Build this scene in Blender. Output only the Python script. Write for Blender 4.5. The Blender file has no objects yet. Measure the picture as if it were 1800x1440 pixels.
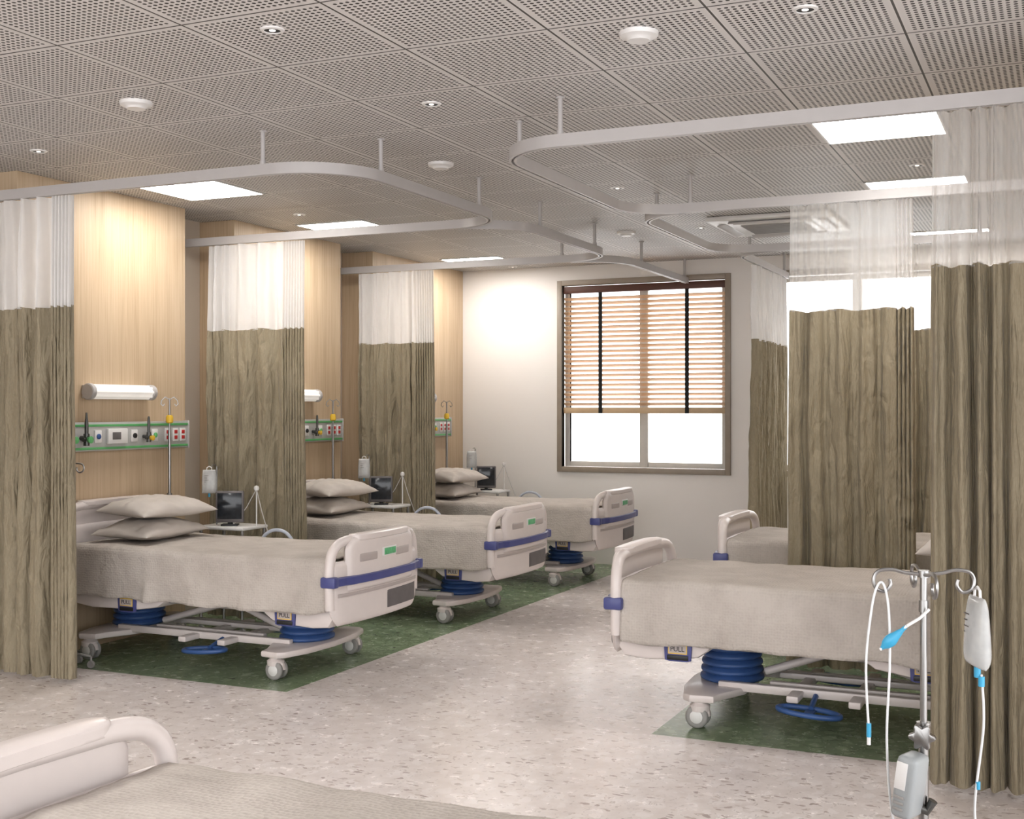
import bpy, bmesh, math, random
from mathutils import Vector, Matrix, noise
random.seed(3)
scn = bpy.context.scene
COL = scn.collection
pi = math.pi

# ------------------------------------------------------------------ materials
def base_mat(name):
    m = bpy.data.materials.new(name); m.use_nodes = True
    nt = m.node_tree
    return m, nt, nt.nodes['Principled BSDF']

def link(nt, a, b): nt.links.new(a, b)

def math_n(nt, op, a, b=None, c=None):
    n = nt.nodes.new('ShaderNodeMath'); n.operation = op
    for i, v in enumerate((a, b, c)):
        if v is None: continue
        if isinstance(v, (int, float)): n.inputs[i].default_value = v
        else: link(nt, v, n.inputs[i])
    return n.outputs[0]

def mix_c(nt, fac, a, b):
    n = nt.nodes.new('ShaderNodeMix'); n.data_type = 'RGBA'
    for i, v in ((0, fac), (6, a), (7, b)):
        if isinstance(v, (int, float)): n.inputs[i].default_value = v
        elif isinstance(v, tuple): n.inputs[i].default_value = (*v, 1) if len(v) == 3 else v
        else: link(nt, v, n.inputs[i])
    return n.outputs[2]

def coords(nt, scale=(1, 1, 1), kind='Object'):
    t = nt.nodes.new('ShaderNodeTexCoord')
    mp = nt.nodes.new('ShaderNodeMapping'); mp.inputs['Scale'].default_value = scale
    link(nt, t.outputs[kind], mp.inputs['Vector'])
    return mp.outputs[0]

def noise_n(nt, vec, scale, detail=3, rough=.5, dist=0):
    n = nt.nodes.new('ShaderNodeTexNoise')
    n.inputs['Scale'].default_value = scale; n.inputs['Detail'].default_value = detail
    n.inputs['Roughness'].default_value = rough; n.inputs['Distortion'].default_value = dist
    link(nt, vec, n.inputs['Vector'])
    return n.outputs['Fac']

def ramp(nt, fac, stops):
    n = nt.nodes.new('ShaderNodeValToRGB'); e = n.color_ramp.elements
    while len(e) < len(stops): e.new(.5)
    for i, (p, c) in enumerate(stops):
        e[i].position = p; e[i].color = (*c, 1)
    link(nt, fac, n.inputs[0]); return n.outputs[0]

def bump(nt, p, height, strength=.3, dist=.01):
    b = nt.nodes.new('ShaderNodeBump'); b.inputs['Strength'].default_value = strength
    b.inputs['Distance'].default_value = dist
    link(nt, height, b.inputs['Height']); link(nt, b.outputs[0], p.inputs['Normal'])

def simple(name, col, rough=.5, metal=0, var=.04, scale=12, bmp=0, emis=None, es=0, coat=0):
    m, nt, p = base_mat(name)
    v = coords(nt); n = noise_n(nt, v, scale)
    lo = tuple(max(0, c * (1 - var)) for c in col); hi = tuple(min(1, c * (1 + var)) for c in col)
    link(nt, ramp(nt, n, [(.3, lo), (.7, hi)]), p.inputs['Base Color'])
    p.inputs['Roughness'].default_value = rough; p.inputs['Metallic'].default_value = metal
    p.inputs['Coat Weight'].default_value = coat
    if bmp: bump(nt, p, noise_n(nt, v, scale * 8), bmp, .003)
    if emis:
        p.inputs['Emission Color'].default_value = (*emis, 1); p.inputs['Emission Strength'].default_value = es
    return m

M = {}
M['plastic'] = simple('bed_plastic', (.68, .62, .60), .32, var=.02, coat=.1)
M['plastic_shade'] = simple('bed_plastic_dark', (.44, .39, .375), .4, var=.03)  # darker copy of the bed plastic; on the grips it paints recess shade
M['white'] = simple('white_plastic', (.70, .69, .68), .35, var=.02)
M['blue'] = simple('blue_rubber', (.045, .105, .28), .38, var=.1)
M['navy'] = simple('blue_bumper', (.075, .085, .24), .35, var=.05)
M['greyins'] = simple('grey_insert', (.13, .118, .118), .5, var=.1)
M['green'] = simple('green_plastic', (.12, .40, .15), .4, var=.05)
M['greenlab'] = simple('green_indicator', (.12, .42, .2), .35, var=.2, scale=60)
M['yellow'] = simple('yellow_plate', (.75, .52, .12), .4, var=.05)
M['black'] = simple('black_plastic', (.015, .015, .016), .4, var=.1)
M['rubber'] = simple('grey_rubber', (.30, .29, .28), .6, var=.05)
M['metal'] = simple('brushed_steel', (.32, .315, .31), .3, metal=1, var=.03)
M['railmetal'] = simple('painted_aluminium', (.47, .45, .445), .38, metal=.1, var=.02)
M['frame'] = simple('window_frame_bronze', (.31, .26, .21), .45, var=.05)
M['sash'] = simple('window_sash', (.62, .59, .55), .4, var=.03)
M['mattress'] = simple('mattress_cover', (.72, .69, .65), .8, var=.03)
M['console'] = simple('console_grey', (.50, .50, .49), .4, metal=.2, var=.03)
M['red'] = simple('red_socket', (.45, .03, .03), .4, var=.1)
M['ltblue'] = simple('light_blue_plastic', (.05, .34, .55), .35, var=.05)
M['steelblue'] = simple('grey_blue_rail', (.42, .45, .52), .35, var=.04)
M['screen'] = simple('monitor_screen', (.02, .024, .03), .12, var=.3, scale=30)
M['lamp'] = simple('lamp_acrylic', (.85, .83, .8), .25, emis=(1, .96, .9), es=.2)
M['panel'] = simple('light_panel_glow', (.9, .9, .9), .5, emis=(1, .97, .935), es=15.0)
M['down'] = simple('downlight_glow', (.9, .9, .9), .5, emis=(1, .93, .84), es=1.2)
M['taps'] = simple('black_tape', (.008, .008, .008), .8)
M['tube'] = simple('clear_tubing', (.66, .67, .68), .15, var=.03)
M['yknob'] = simple('yellow_knob', (.65, .42, .04), .4)
M['blackmetal'] = simple('dark_steel', (.12, .12, .115), .35, metal=.7)
M['pump'] = simple('pump_grey', (.33, .35, .36), .4, var=.04)

def wall_m(name, col):
    m, nt, p = base_mat(name); v = coords(nt)
    n = noise_n(nt, v, 1.2, 4); n2 = noise_n(nt, v, 90, 3)
    link(nt, ramp(nt, n, [(.3, tuple(c * .98 for c in col)), (.7, tuple(c * 1.01 for c in col))]), p.inputs['Base Color'])
    p.inputs['Roughness'].default_value = .75; bump(nt, p, n2, .08, .002); return m
M['wall'] = wall_m('wall_paint_cream', (.80, .765, .735))
M['wallb'] = wall_m('wall_paint_beige', (.52, .455, .385))

def wood_m():
    m, nt, p = base_mat('oak_veneer'); v = coords(nt, (60, 60, 1.6)); v2 = coords(nt, (9, 9, .5))
    a = noise_n(nt, v, 1.0, 6, .65); b = noise_n(nt, v2, 1.0, 3, .5, .6)
    s = math_n(nt, 'MULTIPLY_ADD', a, .65, math_n(nt, 'MULTIPLY', b, .35))
    link(nt, ramp(nt, s, [(.34, (.43, .315, .20)), (.5, (.53, .405, .275)), (.66, (.59, .465, .33))]), p.inputs['Base Color'])
    p.inputs['Roughness'].default_value = .5; bump(nt, p, a, .08, .002); return m
M['wood'] = wood_m()

def slat_m():
    m, nt, p = base_mat('blind_wood'); v = coords(nt, (2, 50, 50)); a = noise_n(nt, v, 1.5, 4)
    col = ramp(nt, a, [(.3, (.58, .38, .23)), (.7, (.72, .51, .34))])
    link(nt, col, p.inputs['Base Color'])
    p.inputs['Roughness'].default_value = .45; return m
M['slat'] = slat_m()
M['slatlight'] = simple('blind_bottom_rail', (.56, .41, .26), .5)
M['slatdark'] = simple('blind_headrail', (.10, .035, .02), .5)

TX0, TY0, TS = -5.71, 6.36, .64
def ceil_m():
    m, nt, p = base_mat('perforated_ceiling')
    t = nt.nodes.new('ShaderNodeTexCoord'); s = nt.nodes.new('ShaderNodeSeparateXYZ'); link(nt, t.outputs['Object'], s.inputs[0])
    def fr(o, o0):
        u = math_n(nt, 'DIVIDE', math_n(nt, 'ADD', o, -o0 + 64), TS)
        return u, math_n(nt, 'FRACT', u)
    u, fu = fr(s.outputs[0], TX0); w, fw = fr(s.outputs[1], TY0)
    def edge(f):
        return math_n(nt, 'SUBTRACT', .5, math_n(nt, 'ABSOLUTE', math_n(nt, 'SUBTRACT', f, .5)))
    eu, ew = edge(fu), edge(fw)
    e = math_n(nt, 'MINIMUM', eu, ew)
    NH = 24
    a = math_n(nt, 'SUBTRACT', math_n(nt, 'FRACT', math_n(nt, 'MULTIPLY', fu, NH)), .5)
    b = math_n(nt, 'SUBTRACT', math_n(nt, 'FRACT', math_n(nt, 'MULTIPLY', fw, NH)), .5)
    d = math_n(nt, 'SQRT', math_n(nt, 'ADD', math_n(nt, 'MULTIPLY', a, a), math_n(nt, 'MULTIPLY', b, b)))
    hole = math_n(nt, 'MULTIPLY', math_n(nt, 'LESS_THAN', d, .30), math_n(nt, 'GREATER_THAN', e, 1.0 / NH))
    line = math_n(nt, 'LESS_THAN', e, .0075)
    hi = math_n(nt, 'LESS_THAN', e, .014)
    c = mix_c(nt, hole, (.60, .58, .565), (.03, .027, .025))
    c = mix_c(nt, hi, c, (.62, .60, .585))
    c = mix_c(nt, line, c, (.07, .065, .06))
    link(nt, c, p.inputs['Base Color']); p.inputs['Roughness'].default_value = .55
    return m
M['ceil'] = ceil_m()

def floor_m():
    m, nt, p = base_mat('vinyl_floor')
    t = nt.nodes.new('ShaderNodeTexCoord'); s = nt.nodes.new('ShaderNodeSeparateXYZ'); link(nt, t.outputs['Object'], s.inputs[0])
    x, y = s.outputs[0], s.outputs[1]
    v = t.outputs['Object']
    nz = nt.nodes.new('ShaderNodeTexNoise'); nz.inputs['Scale'].default_value = 14; nz.inputs['Detail'].default_value = 3
    link(nt, v, nz.inputs['Vector'])
    vm = nt.nodes.new('ShaderNodeVectorMath'); vm.operation = 'MULTIPLY_ADD'
    link(nt, nz.outputs['Color'], vm.inputs[0]); vm.inputs[1].default_value = (.09, .09, 0); link(nt, v, vm.inputs[2])
    def chips(scale, thr, size, stretch):
        mp = nt.nodes.new('ShaderNodeMapping'); mp.inputs['Scale'].default_value = stretch
        mp.inputs['Rotation'].default_value = (0, 0, scale * .1)
        link(nt, vm.outputs[0], mp.inputs[0])
        vo = nt.nodes.new('ShaderNodeTexVoronoi'); vo.voronoi_dimensions = '2D'; vo.inputs['Scale'].default_value = scale
        link(nt, mp.outputs[0], vo.inputs['Vector'])
        sc = nt.nodes.new('ShaderNodeSeparateColor'); link(nt, vo.outputs['Color'], sc.inputs[0])
        k = math_n(nt, 'MULTIPLY', math_n(nt, 'GREATER_THAN', sc.outputs[0], thr), math_n(nt, 'LESS_THAN', vo.outputs['Distance'], size))
        return k, sc.outputs[1]
    k1, r1 = chips(17, .74, .28, (1, 1.8, 1)); k2, r2 = chips(36, .66, .31, (1.7, 1, 1)); k3, r3 = chips(11, .6, .38, (1.3, 1, 1))
    cloud = noise_n(nt, v, 9, 5, .6)
    base = ramp(nt, cloud, [(.3, (.66, .60, .575)), (.7, (.78, .725, .705))])
    c = mix_c(nt, math_n(nt, 'MULTIPLY', k3, .35), base, (.86, .82, .81))
    c = mix_c(nt, math_n(nt, 'MULTIPLY', k1, .72), c, mix_c(nt, r1, (.25, .19, .165), (.62, .545, .51)))
    c = mix_c(nt, math_n(nt, 'MULTIPLY', k2, .52), c, mix_c(nt, r2, (.36, .30, .28), (.84, .81, .80)))
    gb = ramp(nt, cloud, [(.3, (.135, .19, .11)), (.7, (.24, .31, .19)) ])
    g = mix_c(nt, math_n(nt, 'MULTIPLY', k3, .6), gb, (.31, .40, .255))
    g = mix_c(nt, math_n(nt, 'MULTIPLY', k1, .8), g, mix_c(nt, r1, (.055, .085, .045), (.40, .48, .34)))
    g = mix_c(nt, math_n(nt, 'MULTIPLY', k2, .7), g, mix_c(nt, r2, (.065, .10, .055), (.47, .55, .41)))
    my = math_n(nt, 'GREATER_THAN', y, 5.76)
    mx = math_n(nt, 'MAXIMUM', math_n(nt, 'LESS_THAN', x, -4.03), math_n(nt, 'GREATER_THAN', x, -1.87))
    link(nt, mix_c(nt, math_n(nt, 'MULTIPLY', my, mx), c, g), p.inputs['Base Color'])
    link(nt, math_n(nt, 'MULTIPLY_ADD', cloud, .12, .20), p.inputs['Roughness'])
    p.inputs['Specular IOR Level'].default_value = .4
    return m
M['floor'] = floor_m()

def fabric_m(name, c1, c2, trans=.25, bs=.35, scale=3):
    m, nt, p = base_mat(name)
    v = coords(nt, (1, 1, .35)); n = noise_n(nt, v, scale, 5, .6, .3)
    weave = noise_n(nt, coords(nt, (1, 1, .2)), 220, 2)
    s = math_n(nt, 'MULTIPLY_ADD', weave, .35, math_n(nt, 'MULTIPLY', n, .65))
    col = ramp(nt, s, [(.35, c1), (.65, c2)])
    link(nt, col, p.inputs['Base Color']); p.inputs['Roughness'].default_value = .7
    p.inputs['Sheen Weight'].default_value = .1
    cr = noise_n(nt, coords(nt, (1, 1, .20)), 15, 3, .5, .6)
    cr2 = noise_n(nt, coords(nt, (1, 1, .55)), 10, 3, .55, .6)
    bump(nt, p, math_n(nt, 'ADD', cr, math_n(nt, 'MULTIPLY', cr2, .8)), bs, .055)
    out = nt.nodes['Material Output']
    tr = nt.nodes.new('ShaderNodeBsdfTranslucent'); link(nt, col, tr.inputs[0])
    mx = nt.nodes.new('ShaderNodeMixShader'); mx.inputs[0].default_value = trans
    link(nt, p.outputs[0], mx.inputs[1]); link(nt, tr.outputs[0], mx.inputs[2]); link(nt, mx.outputs[0], out.inputs[0])
    return m
M['curtain'] = fabric_m('khaki_curtain', (.245, .205, .138), (.34, .292, .205), .10, .75)

def sheer_m(name, op_lo, col):
    m, nt, p = base_mat(name)
    v = coords(nt); n = noise_n(nt, v, 20, 3)
    link(nt, ramp(nt, n, [(.3, tuple(c * .97 for c in col)), (.7, col)]), p.inputs['Base Color'])
    p.inputs['Roughness'].default_value = .8
    out = nt.nodes['Material Output']
    tl = nt.nodes.new('ShaderNodeBsdfTranslucent'); tl.inputs[0].default_value = (.85, .84, .83, 1)
    m1 = nt.nodes.new('ShaderNodeMixShader'); m1.inputs[0].default_value = .35
    link(nt, p.outputs[0], m1.inputs[1]); link(nt, tl.outputs[0], m1.inputs[2])
    tp = nt.nodes.new('ShaderNodeBsdfTransparent'); m2 = nt.nodes.new('ShaderNodeMixShader')
    lw = nt.nodes.new('ShaderNodeLayerWeight'); lw.inputs[0].default_value = .35
    link(nt, math_n(nt, 'MULTIPLY_ADD', lw.outputs['Facing'], -op_lo * .8, op_lo), m2.inputs[0])
    link(nt, m1.outputs[0], m2.inputs[1]); link(nt, tp.outputs[0], m2.inputs[2]); link(nt, m2.outputs[0], out.inputs[0])
    return m
M['sheer'] = sheer_m('white_sheer_mesh', .20, (.74, .73, .725))
M['sheer_thin'] = sheer_m('thin_sheer_mesh', .66, (.80, .79, .78))

def blanket_m(name='waffle_blanket'):
    m, nt, p = base_mat(name)
    t = nt.nodes.new('ShaderNodeTexCoord')
    vo = nt.nodes.new('ShaderNodeTexVoronoi'); vo.inputs['Scale'].default_value = 70; vo.inputs['Randomness'].default_value = .45
    link(nt, t.outputs['Object'], vo.inputs['Vector'])
    n = noise_n(nt, coords(nt), 5, 4)
    f = math_n(nt, 'MULTIPLY_ADD', vo.outputs['Distance'], .22, n)
    link(nt, ramp(nt, f, [(.3, (.40, .36, .325)), (.8, (.53, .485, .445))]), p.inputs['Base Color'])
    wr = noise_n(nt, coords(nt, (1, 1, 1)), 5, 3, .5, .8)
    p.inputs['Roughness'].default_value = .9
    bump(nt, p, math_n(nt, 'ADD', math_n(nt, 'MULTIPLY', vo.outputs['Distance'], .16), wr), .5, .045); return m
M['blanket'] = blanket_m()
M['pillow'] = simple('pillow_linen', (.54, .495, .455), .85, var=.06, scale=6, bmp=.2)

def glass_m():
    m, nt, p = base_mat('window_glass'); out = nt.nodes['Material Output']
    tp = nt.nodes.new('ShaderNodeBsdfTransparent'); mx = nt.nodes.new('ShaderNodeMixShader'); mx.inputs[0].default_value = .06
    p.inputs['Roughness'].default_value = .05
    link(nt, tp.outputs[0], mx.inputs[1]); link(nt, p.outputs[0], mx.inputs[2]); link(nt, mx.outputs[0], out.inputs[0]); return m
M['glass'] = glass_m()
def bag_m():
    m, nt, p = base_mat('iv_bag_plastic'); out = nt.nodes['Material Output']
    n = noise_n(nt, coords(nt), 25, 2)
    link(nt, ramp(nt, n, [(.3, (.50, .51, .51)), (.7, (.62, .62, .615))]), p.inputs['Base Color'])
    p.inputs['Roughness'].default_value = .15
    tp = nt.nodes.new('ShaderNodeBsdfTransparent'); mx = nt.nodes.new('ShaderNodeMixShader'); mx.inputs[0].default_value = .35
    link(nt, p.outputs[0], mx.inputs[1]); link(nt, tp.outputs[0], mx.inputs[2]); link(nt, mx.outputs[0], out.inputs[0]); return m
M['bag'] = bag_m()

# ------------------------------------------------------------------ mesh tools
class MB:
    def __init__(s): s.v = []; s.f = []; s.m = []
    def add(s, vs, fs, mi=0):
        o = len(s.v); s.v += [tuple(v) for v in vs]; s.f += [tuple(i + o for i in f) for f in fs]; s.m += [mi] * len(fs); return s
    def bm(s, b, mi=0, mat=None):
        if mat is not None: bmesh.ops.transform(b, matrix=mat, verts=b.verts)
        b.verts.index_update()
        s.add([v.co[:] for v in b.verts], [[v.index for v in f.verts] for f in b.faces], mi); b.free(); return s
    def box(s, c, size, bev=0, seg=2, mi=0, rot=None):
        b = bmesh.new(); bmesh.ops.create_cube(b, size=1); bmesh.ops.scale(b, vec=size, verts=b.verts)
        if bev: bmesh.ops.bevel(b, geom=b.edges[:], offset=bev, segments=seg, profile=.5, affect='EDGES')
        T = Matrix.Translation(c)
        if rot: T = T @ rot.to_4x4()
        return s.bm(b, mi, T)
    def span(s, x, y, z, bev=0, seg=2, mi=0):
        return s.box(((x[0] + x[1]) / 2, (y[0] + y[1]) / 2, (z[0] + z[1]) / 2), (x[1] - x[0], y[1] - y[0], z[1] - z[0]), bev, seg, mi)
    def lathe(s, c, prof, n=24, mi=0, axis='z', sx=1, sy=1):
        vs = []; fs = []; k = len(prof)
        for i in range(n):
            a = 2 * pi * i / n
            for r, z in prof:
                p = (r * math.cos(a) * sx, r * math.sin(a) * sy, z)
                if axis == 'x': p = (p[2], p[0], p[1])
                if axis == 'y': p = (p[1], p[2], p[0])
                vs.append((c[0] + p[0], c[1] + p[1], c[2] + p[2]))
        for i in range(n):
            j = (i + 1) % n
            for q in range(k - 1): fs.append((i * k + q, j * k + q, j * k + q + 1, i * k + q + 1))
        fs.append([i * k for i in range(n)][::-1]); fs.append([i * k + k - 1 for i in range(n)])
        return s.add(vs, fs, mi)
    def cyl(s, p0, p1, r, r2=None, n=16, mi=0):
        return s.tube([p0, p1], r, n, mi, r2=r2)
    def tube(s, pts, r, n=8, mi=0, closed=False, r2=None, flat=None):
        P = [Vector(p) for p in pts]; N = len(P); vs = []; fs = []
        def tan(i):
            if closed: return (P[(i + 1) % N] - P[i - 1]).normalized()
            return (P[min(i + 1, N - 1)] - P[max(i - 1, 0)]).normalized()
        t = tan(0); up = Vector((0, 0, 1)) if abs(t.z) < .9 else Vector((1, 0, 0))
        nn = (up - t * up.dot(t)).normalized()
        for i in range(N):
            t = tan(i); nn = (nn - t * nn.dot(t)).normalized(); bb = t.cross(nn)
            rr = r if r2 is None else r + (r2 - r) * i / (N - 1)
            for k in range(n):
                a = 2 * pi * k / n
                f = flat or 1
                vs.append(P[i] + nn * (rr * math.cos(a) * f) + bb * (rr * math.sin(a)))
        L = N if closed else N - 1
        for i in range(L):
            j = (i + 1) % N
            for k in range(n):
                q = (k + 1) % n; fs.append((i * n + k, i * n + q, j * n + q, j * n + k))
        if not closed:
            fs.append(list(range(n))[::-1]); fs.append([(N - 1) * n + k for k in range(n)])
        return s.add(vs, fs, mi)
    def prism(s, poly, axis, a, b, bev=0, mi=0, seg=2):
        B = bmesh.new()
        def mk(u, v, w): return {'z': (u, v, w), 'y': (u, w, v), 'x': (w, u, v)}[axis]
        lo = [B.verts.new(mk(u, v, a)) for u, v in poly]; hi = [B.verts.new(mk(u, v, b)) for u, v in poly]
        B.faces.new(lo); B.faces.new(hi[::-1]); n = len(poly)
        for i in range(n): B.faces.new((lo[i], hi[i], hi[(i + 1) % n], lo[(i + 1) % n]))
        bmesh.ops.recalc_face_normals(B, faces=B.faces)
        if bev: 
            es = [e for e in B.edges if any(len(f.verts) == n for f in e.link_faces)]
            bmesh.ops.bevel(B, geom=es, offset=bev, segments=seg, profile=.5, affect='EDGES')
        return s.bm(B, mi)
    def slab(s, z0, z1, W, X, th, nz=16, ny=28, p=14, mi=0, yc=0):
        """closed pillow slab in the yz plane; W(z) half width, X(y,z) mid surface x"""
        vs = []; fs = []
        for side in (1, -1):
            o = len(vs)
            for i in range(nz + 1):
                sz = -math.cos(pi * i / nz); z = (z0 + z1) / 2 + sz * (z1 - z0) / 2
                for j in range(ny + 1):
                    t = -math.cos(pi * j / ny) ; t = t * .5 + (2 * j / ny - 1) * .5
                    y = yc + t * W(z)
                    h = th / 2 * math.sqrt(max(0, 1 - abs(t) ** p)) * math.sqrt(max(0, 1 - abs(sz) ** p))
                    vs.append((X(y, z) + side * h, y, z))
            for i in range(nz):
                for j in range(ny):
                    a = o + i * (ny + 1) + j
                    f = (a, a + 1, a + ny + 2, a + ny + 1); fs.append(f if side > 0 else f[::-1])
        return s.add(vs, fs, mi)
    def build(s, name, mats, parent=None, loc=(0, 0, 0), rot=(0, 0, 0), angle=40, smooth=True, kind=None):
        me = bpy.data.meshes.new(name); me.from_pydata(s.v, [], s.f); me.update()
        b = bmesh.new(); b.from_mesh(me)
        bmesh.ops.remove_doubles(b, verts=b.verts, dist=1e-6)
        b.to_mesh(me); b.free()
        if not isinstance(mats, (list, tuple)): mats = [mats]
        for m in mats: me.materials.append(M[m])
        if len(mats) > 1 and len(me.polygons) == len(s.m):
            me.polygons.foreach_set('material_index', s.m)
        if smooth:
            me.polygons.foreach_set('use_smooth', [True] * len(me.polygons)); me.set_sharp_from_angle(angle=math.radians(angle))
        ob = bpy.data.objects.new(name, me); COL.objects.link(ob); ob.location = loc; ob.rotation_euler = rot
        if parent: ob.parent = parent
        if kind: ob['kind'] = kind
        return ob

def empty(name, loc=(0, 0, 0), rot=(0, 0, 0), label=None, cat=None, group=None, kind=None):
    e = bpy.data.objects.new(name, None); e.empty_display_size = .1; COL.objects.link(e)
    e.location = loc; e.rotation_euler = rot
    tag(e, label, cat, group, kind); return e
def tag(e, label=None, cat=None, group=None, kind=None):
    if label: e['label'] = label
    if cat: e['category'] = cat
    if group: e['group'] = group
    if kind: e['kind'] = kind
    return e
def copy_tree(root, loc, rotz=None, label=None, skip=()):
    r = root.copy(); COL.objects.link(r); r.location = loc
    if rotz is not None: r.rotation_euler = (0, 0, rotz)
    if label: r['label'] = label
    def rec(src, dst):
        for ch in src.children:
            if ch.name.split('.')[0] in skip: continue
            c = ch.copy(); c.parent = dst; COL.objects.link(c); rec(ch, c)
    rec(root, r); return r

def fillet(pts, rad, n=8):
    out = [Vector(pts[0])]
    for i in range(1, len(pts) - 1):
        p = Vector(pts[i]); a = (Vector(pts[i - 1]) - p); b = (Vector(pts[i + 1]) - p)
        r = min(rad, a.length * .49, b.length * .49); a.normalize(); b.normalize()
        s = p + a * r; e = p + b * r
        for k in range(n + 1):
            t = k / n; out.append((1 - t) ** 2 * s + 2 * t * (1 - t) * p * 1.0 + t * t * e)
    out.append(Vector(pts[-1])); return out
def arc_corner(pts, rad, n=12):
    """plan path with true circular corners for right angles"""
    out = [Vector(pts[0])]
    for i in range(1, len(pts) - 1):
        p = Vector(pts[i]); a = (Vector(pts[i - 1]) - p).normalized(); b = (Vector(pts[i + 1]) - p).normalized()
        c = p + (a + b) * rad
        for k in range(n + 1):
            t = k / n * pi / 2; out.append(c - b * rad * math.cos(t) - a * rad * math.sin(t))
    out.append(Vector(pts[-1])); return out

# ------------------------------------------------------------------ room shell
CZ = 3.10; YB = 11.88; XL = -6.34; XR = .40; PF = -6.0; PR = .06
def struct(ob): ob['kind'] = 'structure'; return ob
struct(MB().span((-6.6, 3.4), (-2.6, 12.1), (-.12, 0)).build('floor', 'floor', smooth=False))
struct(MB().span((-6.6, 3.4), (-2.6, 12.1), (CZ, CZ + .12)).build('ceiling', 'ceil', smooth=False))
struct(MB().span((XL - .2, XL), (-2.6, YB + .2), (0, CZ)).build('wall_left', 'wallb', smooth=False))
struct(MB().span((XR, XR + .2), (4.75, YB + .2), (0, CZ)).span((XR + .2, 3.4), (4.75, 4.95), (0, CZ)).build('wall_right', 'wallb', smooth=False))
W1 = (-4.886, -3.035, .948, 2.95); W2 = (-2.76, -.90, .948, 2.95)
b = MB(); y0, y1 = YB, YB + .2
b.span((XL, W1[0] + .03), (y0, y1), (0, CZ)).span((W1[1] - .03, W2[0] + .03), (y0, y1), (0, CZ)).span((W2[1] - .03, XR), (y0, y1), (0, CZ))
for w in (W1, W2):
    b.span((w[0] + .03, w[1] - .03), (y0, y1), (0, w[2] + .03)).span((w[0] + .03, w[1] - .03), (y0, y1), (w[3] - .03, CZ))
struct(b.build('wall_back', 'wall', smooth=False))
k = 1
for (ya, yb_) in ((5.68, 7.28), (7.87, 9.42), (9.98, 11.875)):
    b = MB().span((XL + .001, PF - .018), (ya, yb_), (0.001, CZ - .001), mi=1).span((PF - .018, PF), (ya, yb_), (.001, CZ - .001), mi=0)
    struct(b.build('trim_%d' % k, ['wood', 'wallb'], smooth=False)); k += 1
for (ya, yb_) in ((5.68, 7.28), (7.87, 9.42), (9.98, 11.875)):
    b = MB().span((PR + .018, XR - .001), (ya, yb_), (0.001, CZ - .001), mi=1).span((PR, PR + .018), (ya, yb_), (.001, CZ - .001), mi=0)
    struct(b.build('trim_%d' % k, ['wood', 'wallb'], smooth=False)); k += 1

for i, w in enumerate((W1, W2)):
    e = empty('window_%d' % (i + 1), ((w[0] + w[1]) / 2, YB, w[2]), kind='structure')
    hw = (w[1] - w[0]) / 2; hh = w[3] - w[2]; t = .055
    f = MB()
    f.span((-hw, -hw + t), (-.025, .06), (0, hh), .004).span((hw - t, hw), (-.025, .06), (0, hh), .004)
    f.span((-hw + t, hw - t), (-.025, .06), (0, t), .004).span((-hw + t, hw - t), (-.025, .06), (hh - t, hh), .004)
    f.build('frame', 'frame', e)
    s = MB(); a = hw - t; z0 = t; z1 = hh - t; q = .055
    s.span((-a, -a + q), (.07, .12), (z0, z1), .004).span((a - q, a), (.07, .12), (z0, z1), .004).span((-.045, .045), (.065, .125), (z0, z1), .004)
    s.span((-a + q, -.045), (.07, .12), (z0, z0 + q), .004).span((.045, a - q), (.07, .12), (z0, z0 + q), .004)
    s.span((-a + q, -.045), (.07, .12), (z1 - q, z1), .004).span((.045, a - q), (.07, .12), (z1 - q, z1), .004)
    s.build('sash', 'sash', e)
    for (g0, g1) in ((-a + q, -.045), (.045, a - q)):
        MB().span((g0, g1), (.092, .098), (z0 + q, z1 - q)).build('pane', 'glass', e, smooth=False)

# venetian blind
bl = empty('venetian_blind', (-3.96, YB + .035, 1.56), label='wooden venetian blind with black ladder tapes, half lowered over the window', cat='blind')
MB().span((-.865, .865), (-.03, .02), (1.255, 1.325), .004).build('headrail', 'slatdark', bl)
MB().span((-.865, .865), (-.028, .018), (0, .06), .006).build('bottom_rail', 'slatlight', bl)
s = MB(); z = .095; R = Matrix.Rotation(math.radians(-30), 3, 'X')
while z < 1.24:
    s.box((0, -.004, z), (1.72, .052, .0035), 0, rot=R); z += .050
s.build('slats', 'slat', bl, smooth=False)
for x in (-.45, .475):
    t = MB().span((x - .020, x + .020), (-.0345, -.0315), (.0, 1.255)).build('ladder_tape', 'taps', bl, smooth=False)
MB().tube([(-.80, -.035, 1.25), (-.80, -.037, .3)], .002, 6).build('pull_cord', 'slatlight', bl)

# ------------------------------------------------------------------ ceiling fittings
def panel_light(x, y):
    e = empty('ceiling_light_panel', (x, y, CZ), label='square recessed white light panel glowing in the perforated ceiling', cat='ceiling light', group='square ceiling light panels')
    h = .318
    f = MB()
    f.span((-h, h), (-h, -h + .012), (-.008, 0)).span((-h, h), (h - .012, h), (-.008, 0)).span((-h, -h + .012), (-h, h), (-.008, 0)).span((h - .012, h), (-h, h), (-.008, 0))
    f.build('frame', 'white', e, smooth=False)
    MB().span((-h + .012, h - .012), (-h + .012, h - .012), (-.006, -.001)).build('diffuser', 'panel', e, smooth=False)
    return e
pl = panel_light(-5.71 + .32, 6.68)
for x in (-5.39, -.91):
    for y in (6.68, 8.60, 11.10):
        if (x, y) != (-5.39, 6.68): copy_tree(pl, (x, y, CZ))
for x, y in ((-3.15, 2.2), (-3.15, .28), (-5.07, 2.2)): copy_tree(pl, (x, y, CZ))  # extra panels out of view, added to put more top light on the floor

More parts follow.
